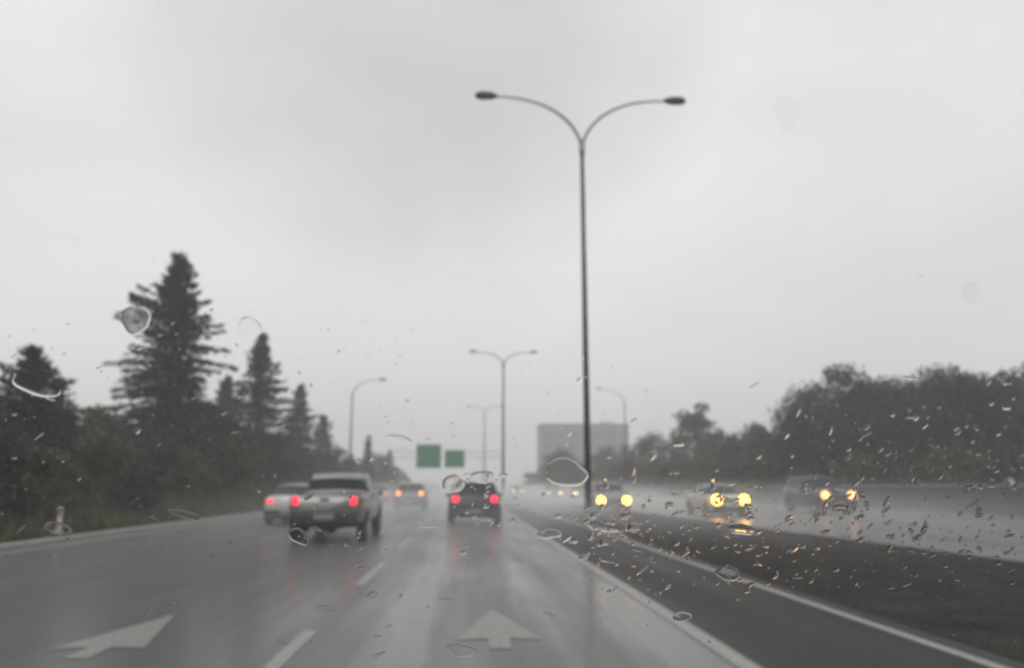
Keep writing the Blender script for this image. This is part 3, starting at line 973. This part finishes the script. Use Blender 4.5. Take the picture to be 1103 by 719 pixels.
o = vehicle('oncoming_car', paint_m=M['p_grey'], tail=M['tail_dim'], head=M['head'], **{**HATCH, 'Wc': 1.98, 'head_z': .62, 'round_head': True})
put_car(o, 661.5, 44 + 2.15, math.pi, 'grey oncoming car with dazzling yellow headlights right of the nearest lamp pole', 'car', GO)
o = vehicle('oncoming_car', paint_m=M['p_white'], tail=M['tail_dim'], head=M['head'], **{**SEDAN, 'head_z': .78, 'round_head': True})
put_car(o, 786.5, 36.5 + 2.3, math.pi, 'pale oncoming car with two round yellow headlights, middle of the three near ones', 'car', GO)
o = vehicle('oncoming_suv', paint_m=M['p_dark'], tail=M['tail_dim'], head=M['head_or'], round_head=True, **SUV)
put_car(o, 902, 39 + 2.4, math.pi, 'dark oncoming SUV with orange headlights, rightmost of the oncoming vehicles', 'car', GO)
far_src = vehicle('oncoming_car', paint_m=M['p_grey'], tail=M['tail_dim'], head=M['head_far'], **SEDAN)
far = [(597.5, 90, 'distant oncoming car, middle of the three faint pairs of headlights left of the nearest pole'),
       (557.5, 122, 'most distant oncoming car, two pinprick headlights right of the black hatchback'),
       (627, 84, 'oncoming car partly hidden behind the nearest lamp pole, faint headlights')]
for i, (px, D, lab) in enumerate(far):
    o = far_src if i == 0 else copy_tree(far_src)
    put_car(o, px, D, math.pi, lab, 'car', GO)

# ------------------------------------------------------------------ windscreen and the rain on it
WD, WA = 0.42, R(33)
wn = fw * math.cos(WA) + up * math.sin(WA)
wv = up * math.cos(WA) - fw * math.sin(WA)
wc = Vector((0, 0, CAMZ)) + fw * WD
def on_glass(px, py):
    d = ray(px, py)
    s = (wc - Vector((0, 0, CAMZ))).dot(wn) / d.dot(wn)
    return Vector((0, 0, CAMZ)) + d * s
b = MB()
V = []
for i in range(13):
    for j in range(9):
        u, v = -0.75 + 1.5 * i / 12, -0.42 + 0.84 * j / 8
        V.append(wc + rt * u + wv * v - wn * (0.006))
Fc = [(i * 9 + j, i * 9 + j + 1, (i + 1) * 9 + j + 1, (i + 1) * 9 + j) for i in range(12) for j in range(8)]
b.add(V, Fc)
o = b.build('windscreen', M['clear'], smooth=True)
tag(o, 'clear car windscreen close in front of the camera, spotted all over with rain', 'windscreen')

def drop(mb, px, py, a, b_, ang=0, hgt=.28, n=2.0, wob=.12, seg=18, rings=6, hole=0.0):
    """a flattened bead of water lying on the outside of the glass; a, b_ are half sizes in pixels"""
    ph = [random.uniform(0, 6.28) for _ in range(3)]
    c = on_glass(px, py)
    scale = (on_glass(px + 1, py) - c).length
    rad = math.sqrt(a * b_) * scale
    H = rad * hgt
    ca, sa = math.cos(ang), math.sin(ang)
    V, Fc = [], []
    def rim(th): return 1 + wob * (math.sin(2 * th + ph[0]) * .6 + math.sin(3 * th + ph[1]) * .4 + math.sin(5 * th + ph[2]) * .2)
    rr = [math.sin(math.pi / 2 * (k / rings)) for k in range(1, rings + 1)] if n <= 3 else [.5, .75, .85, .9, .94, .97, .99, 1.0]
    def pos(r, th, h):
        x = r * rim(th) * a * math.cos(th); y = r * rim(th) * b_ * math.sin(th)
        p = on_glass(px + x * ca - y * sa, py - (x * sa + y * ca))
        return p + wn * h
    V.append(c + wn * H)
    for r in rr:
        for k in range(seg):
            V.append(pos(r, 2 * math.pi * k / seg, H * max(0.0, 1 - r ** n) ** (.5 if n > 3 else .8)))
    nt_ = len(rr)
    V.append(c - wn * 0.0)
    for k in range(seg): Fc.append((0, 1 + k, 1 + (k + 1) % seg))
    for i in range(nt_ - 1):
        for k in range(seg):
            k2 = (k + 1) % seg
            Fc.append((1 + i * seg + k, 1 + (i + 1) * seg + k, 1 + (i + 1) * seg + k2, 1 + i * seg + k2))
    cb = len(V) - 1
    last = len(V)
    for k in range(seg): V.append(pos(1.0, 2 * math.pi * k / seg, 0.0))
    for k in range(seg): Fc.append((last + k, cb, last + (k + 1) % seg))
    mb.add(V, [f[::-1] for f in Fc])

big = [  # px, py, half width, half height, tilt deg, height ratio, flatness, label
    (38, 413, 33, 14, -15, .07, 5, 'large tilted oval raindrop over the leftmost conifer'),
    (146, 344, 20, 17, -40, .045, 6, 'round flat raindrop on the left flank of the tallest conifer'),
    (268, 352, 16, 12, 10, .05, 8, 'flat raindrop over the top of the second tallest conifer'),
    (610, 508, 30, 17, -12, .09, 8, 'broad raindrop round the foot of the nearest lamp pole'),
    (592, 574, 15, 7.5, 0, .12, 8, 'small oval raindrop on the road left of the lamp pole foot'),
    (799, 570, 17, 7, -8, .20, 3, 'dark oval raindrop on the median under the pale oncoming car'),
    (784, 617, 17, 9, -5, .13, 6, 'oval raindrop lying across the outer white line'),
    (735, 663, 13, 6, 0, .10, 8, 'small oval raindrop lowest on the white edge line'),
    (488, 521, 15, 11, 20, .07, 8, 'raindrop over the left tail light of the black hatchback'),
    (519, 513, 16, 7, 0, .06, 8, 'raindrop above the roof of the black hatchback'),
    (848, 122, 18, 22, 0, .025, 4, 'faint round raindrop high in the sky, right half'),
    (1046, 316, 11, 12, 0, .05, 6, 'pale raindrop in the sky above the high clump'),
    (322, 577, 14, 10, -30, .10, 8, 'raindrop over the left rear wheel of the silver pickup'),
    (430, 472, 17, 4, -14, .09, 6, 'thin slanting raindrop streak left of the green signs'),
    (497, 700, 19, 8, -12, .06, 8, 'flat raindrop at the lower edge by the painted arrow'),
    (350, 655, 12, 5, 0, .06, 8, 'small flat raindrop on the road below the pickup'),
    (400, 640, 8, 4, 10, .06, 8, 'tiny flat raindrop beside the dashed line'),
    (175, 655, 20, 8, 25, .05, 8, 'long flat raindrop over the bottom left painted arrow'),
    (62, 568, 20, 7, -10, .06, 8, 'flat raindrop over the marker post'),
    (200, 553, 20, 5, -12, .07, 6, 'streaky raindrop on the left kerb line'),
    (650, 568, 22, 5, -12, .2, 3, 'wide raindrop below the dazzling oncoming headlights'),
    (905, 547, 10, 5, 0, .16, 3, 'glinting raindrop over the dark oncoming SUV grille'),
]
for (px, py, a, b_, an, h, n, lab) in big:
    mb = MB(); drop(mb, px, py, a * .85, b_ * .85, R(an), h * .6, n, .16, 48)
    o = mb.build('raindrop', M['water'], smooth=True, fix=False)
    tag(o, lab, 'raindrop', 'raindrops on the windscreen')
mb = MB()
def scatter(n, x0, x1, y0, y1, s0, s1, hg=(.09, .22), acc=None):
    k = 0
    while k < n:
        px, py = random.uniform(x0, x1), random.uniform(y0, y1)
        if acc and not acc(px, py): continue
        k += 1
        s = s0 + (s1 - s0) * random.random() ** 2.2
        drop(mb, px, py, s * random.uniform(.9, 2.0), s * random.uniform(.55, 1.0), R(random.gauss(25, 22)), random.uniform(*hg), 2.0, .2, 10, 3)
scatter(40, 0, 1103, 10, 380, .7, 2.0, (.08, .2))
# runs: short thin trails of water dragged up the glass by the wind
for k in range(46):
    px, py = random.choice([(random.uniform(0, 460), random.uniform(380, 640)), (random.uniform(620, 1103), random.uniform(400, 620)), (random.uniform(300, 760), random.uniform(540, 719))])
    drop(mb, px, py, random.uniform(4, 10), random.uniform(.9, 2.0), R(random.choice([random.gauss(-15, 10), random.gauss(30, 12)])), random.uniform(.05, .09), 2.0, .3, 18, 3)
for px, py in ((653, 520), (683, 512), (768, 520), (804, 550), (889, 546), (921, 541)):  # upright drops added at the headlights to stand in for their flares
    drop(mb, px, py, 2.6, 8, R(random.uniform(-12, 12)), .14, 2.0, .3, 16, 4)
scatter(170, 0, 460, 330, 620, .8, 2.4)
scatter(60, 400, 700, 380, 600, .9, 3.0)
scatter(330, 600, 1103, 380, 600, 1.0, 3.8, acc=lambda x, y: y > 530 - (x - 600) * .25 + random.uniform(-30, 60))
scatter(150, 640, 1103, 535, 640, 1.0, 3.4, acc=lambda x, y: y > 540 + (x - 640) * .08 and y < 640 - (x - 640) * .02)
scatter(40, 0, 1103, 600, 719, .8, 2.2, (.08, .16))
scatter(30, 480, 560, 510, 570, 1.2, 3.2)
scatter(40, 630, 700, 545, 590, 1.4, 4.4)  # extra drops added round the oncoming headlights for their glints, next two also
scatter(14, 755, 820, 520, 560, 1.2, 3.6)
scatter(16, 872, 935, 522, 560, 1.2, 4.0)
o = mb.build('raindrops', M['water'], smooth=True, fix=False)
tag(o, 'countless small raindrops speckling the windscreen, thickest over the right side', 'raindrops', kind='stuff')

# ------------------------------------------------------------------ haze
b = MB(); b.box((0, 400, 30), (1260, 1010, 66.2))
hz = b.build('haze', volume_mat('misty_air', 0.0023, (0.976, 0.975, 0.958), 0.0), kind='stuff')
tag(hz, 'pale grey rain mist hanging over the whole motorway', 'haze')

# spray thrown up by the traffic: thick at the wet surface, thinning upwards
def spray_mat():
    m = bpy.data.materials.new('tyre_spray')
    m.use_nodes = True
    t = m.node_tree
    t.nodes.clear()
    NN, LL = t.nodes.new, t.links.new
    o = NN('ShaderNodeOutputMaterial')
    v = NN('ShaderNodeVolumePrincipled')
    v.inputs['Color'].default_value = (0.97, 0.975, 0.98, 1)
    g = NN('ShaderNodeNewGeometry')
    sp = NN('ShaderNodeSeparateXYZ'); LL(g.outputs['Position'], sp.inputs[0])
    a = NN('ShaderNodeMapRange'); a.inputs['From Min'].default_value = 0; a.inputs['From Max'].default_value = 2.1
    a.inputs['To Min'].default_value = 1; a.inputs['To Max'].default_value = 0
    LL(sp.outputs['Z'], a.inputs[0])
    p2 = NN('ShaderNodeMath'); p2.operation = 'POWER'; p2.inputs[1].default_value = 2.0; LL(a.outputs[0], p2.inputs[0])
    y = NN('ShaderNodeMapRange'); y.inputs['From Min'].default_value = 12; y.inputs['From Max'].default_value = 45
    y.inputs['To Min'].default_value = 0.0; y.inputs['To Max'].default_value = 1
    LL(sp.outputs['Y'], y.inputs[0])
    mp = NN('ShaderNodeMapping'); mp.inputs['Scale'].default_value = (.3, .07, .5); LL(g.outputs['Position'], mp.inputs[0])
    n = NN('ShaderNodeTexNoise'); n.inputs['Scale'].default_value = 1; n.inputs['Detail'].default_value = 2; LL(mp.outputs[0], n.inputs['Vector'])
    r = NN('ShaderNodeMapRange'); r.inputs['From Min'].default_value = .35; r.inputs['From Max'].default_value = .65
    r.inputs['To Min'].default_value = .35; r.inputs['To Max'].default_value = 1.6; LL(n.outputs[0], r.inputs[0])
    m1 = NN('ShaderNodeMath'); m1.operation = 'MULTIPLY'; LL(p2.outputs[0], m1.inputs[0]); LL(r.outputs[0], m1.inputs[1])
    m2 = NN('ShaderNodeMath'); m2.operation = 'MULTIPLY'; LL(m1.outputs[0], m2.inputs[0]); LL(y.outputs[0], m2.inputs[1])
    m3 = NN('ShaderNodeMath'); m3.operation = 'MULTIPLY'; LL(m2.outputs[0], m3.inputs[0]); m3.inputs[1].default_value = SPRAY
    x = NN('ShaderNodeMapRange'); x.inputs['From Min'].default_value = -10; x.inputs['From Max'].default_value = -3
    LL(sp.outputs['X'], x.inputs[0])
    m4 = NN('ShaderNodeMath'); m4.operation = 'MULTIPLY'; LL(m3.outputs[0], m4.inputs[0]); LL(x.outputs[0], m4.inputs[1])
    xr = NN('ShaderNodeMapRange'); xr.inputs['From Min'].default_value = 9; xr.inputs['From Max'].default_value = 22
    xr.inputs['To Min'].default_value = 1; xr.inputs['To Max'].default_value = .42
    LL(sp.outputs['X'], xr.inputs[0])
    m5 = NN('ShaderNodeMath'); m5.operation = 'MULTIPLY'; LL(m4.outputs[0], m5.inputs[0]); LL(xr.outputs[0], m5.inputs[1])
    LL(m5.outputs[0], v.inputs['Density'])
    LL(v.outputs[0], o.inputs['Volume'])
    return m
SPRAY = 0.068
b = MB(); b.box((8.5, 160, 1.07), (37, 296, 2.1))
o = b.build('road_spray', spray_mat())
tag(o, 'white spray thrown up by tyres, hanging low over both wet carriageways', 'spray', kind='stuff')
cy.volume_step_rate = 2.0
cy.volume_max_steps = 128
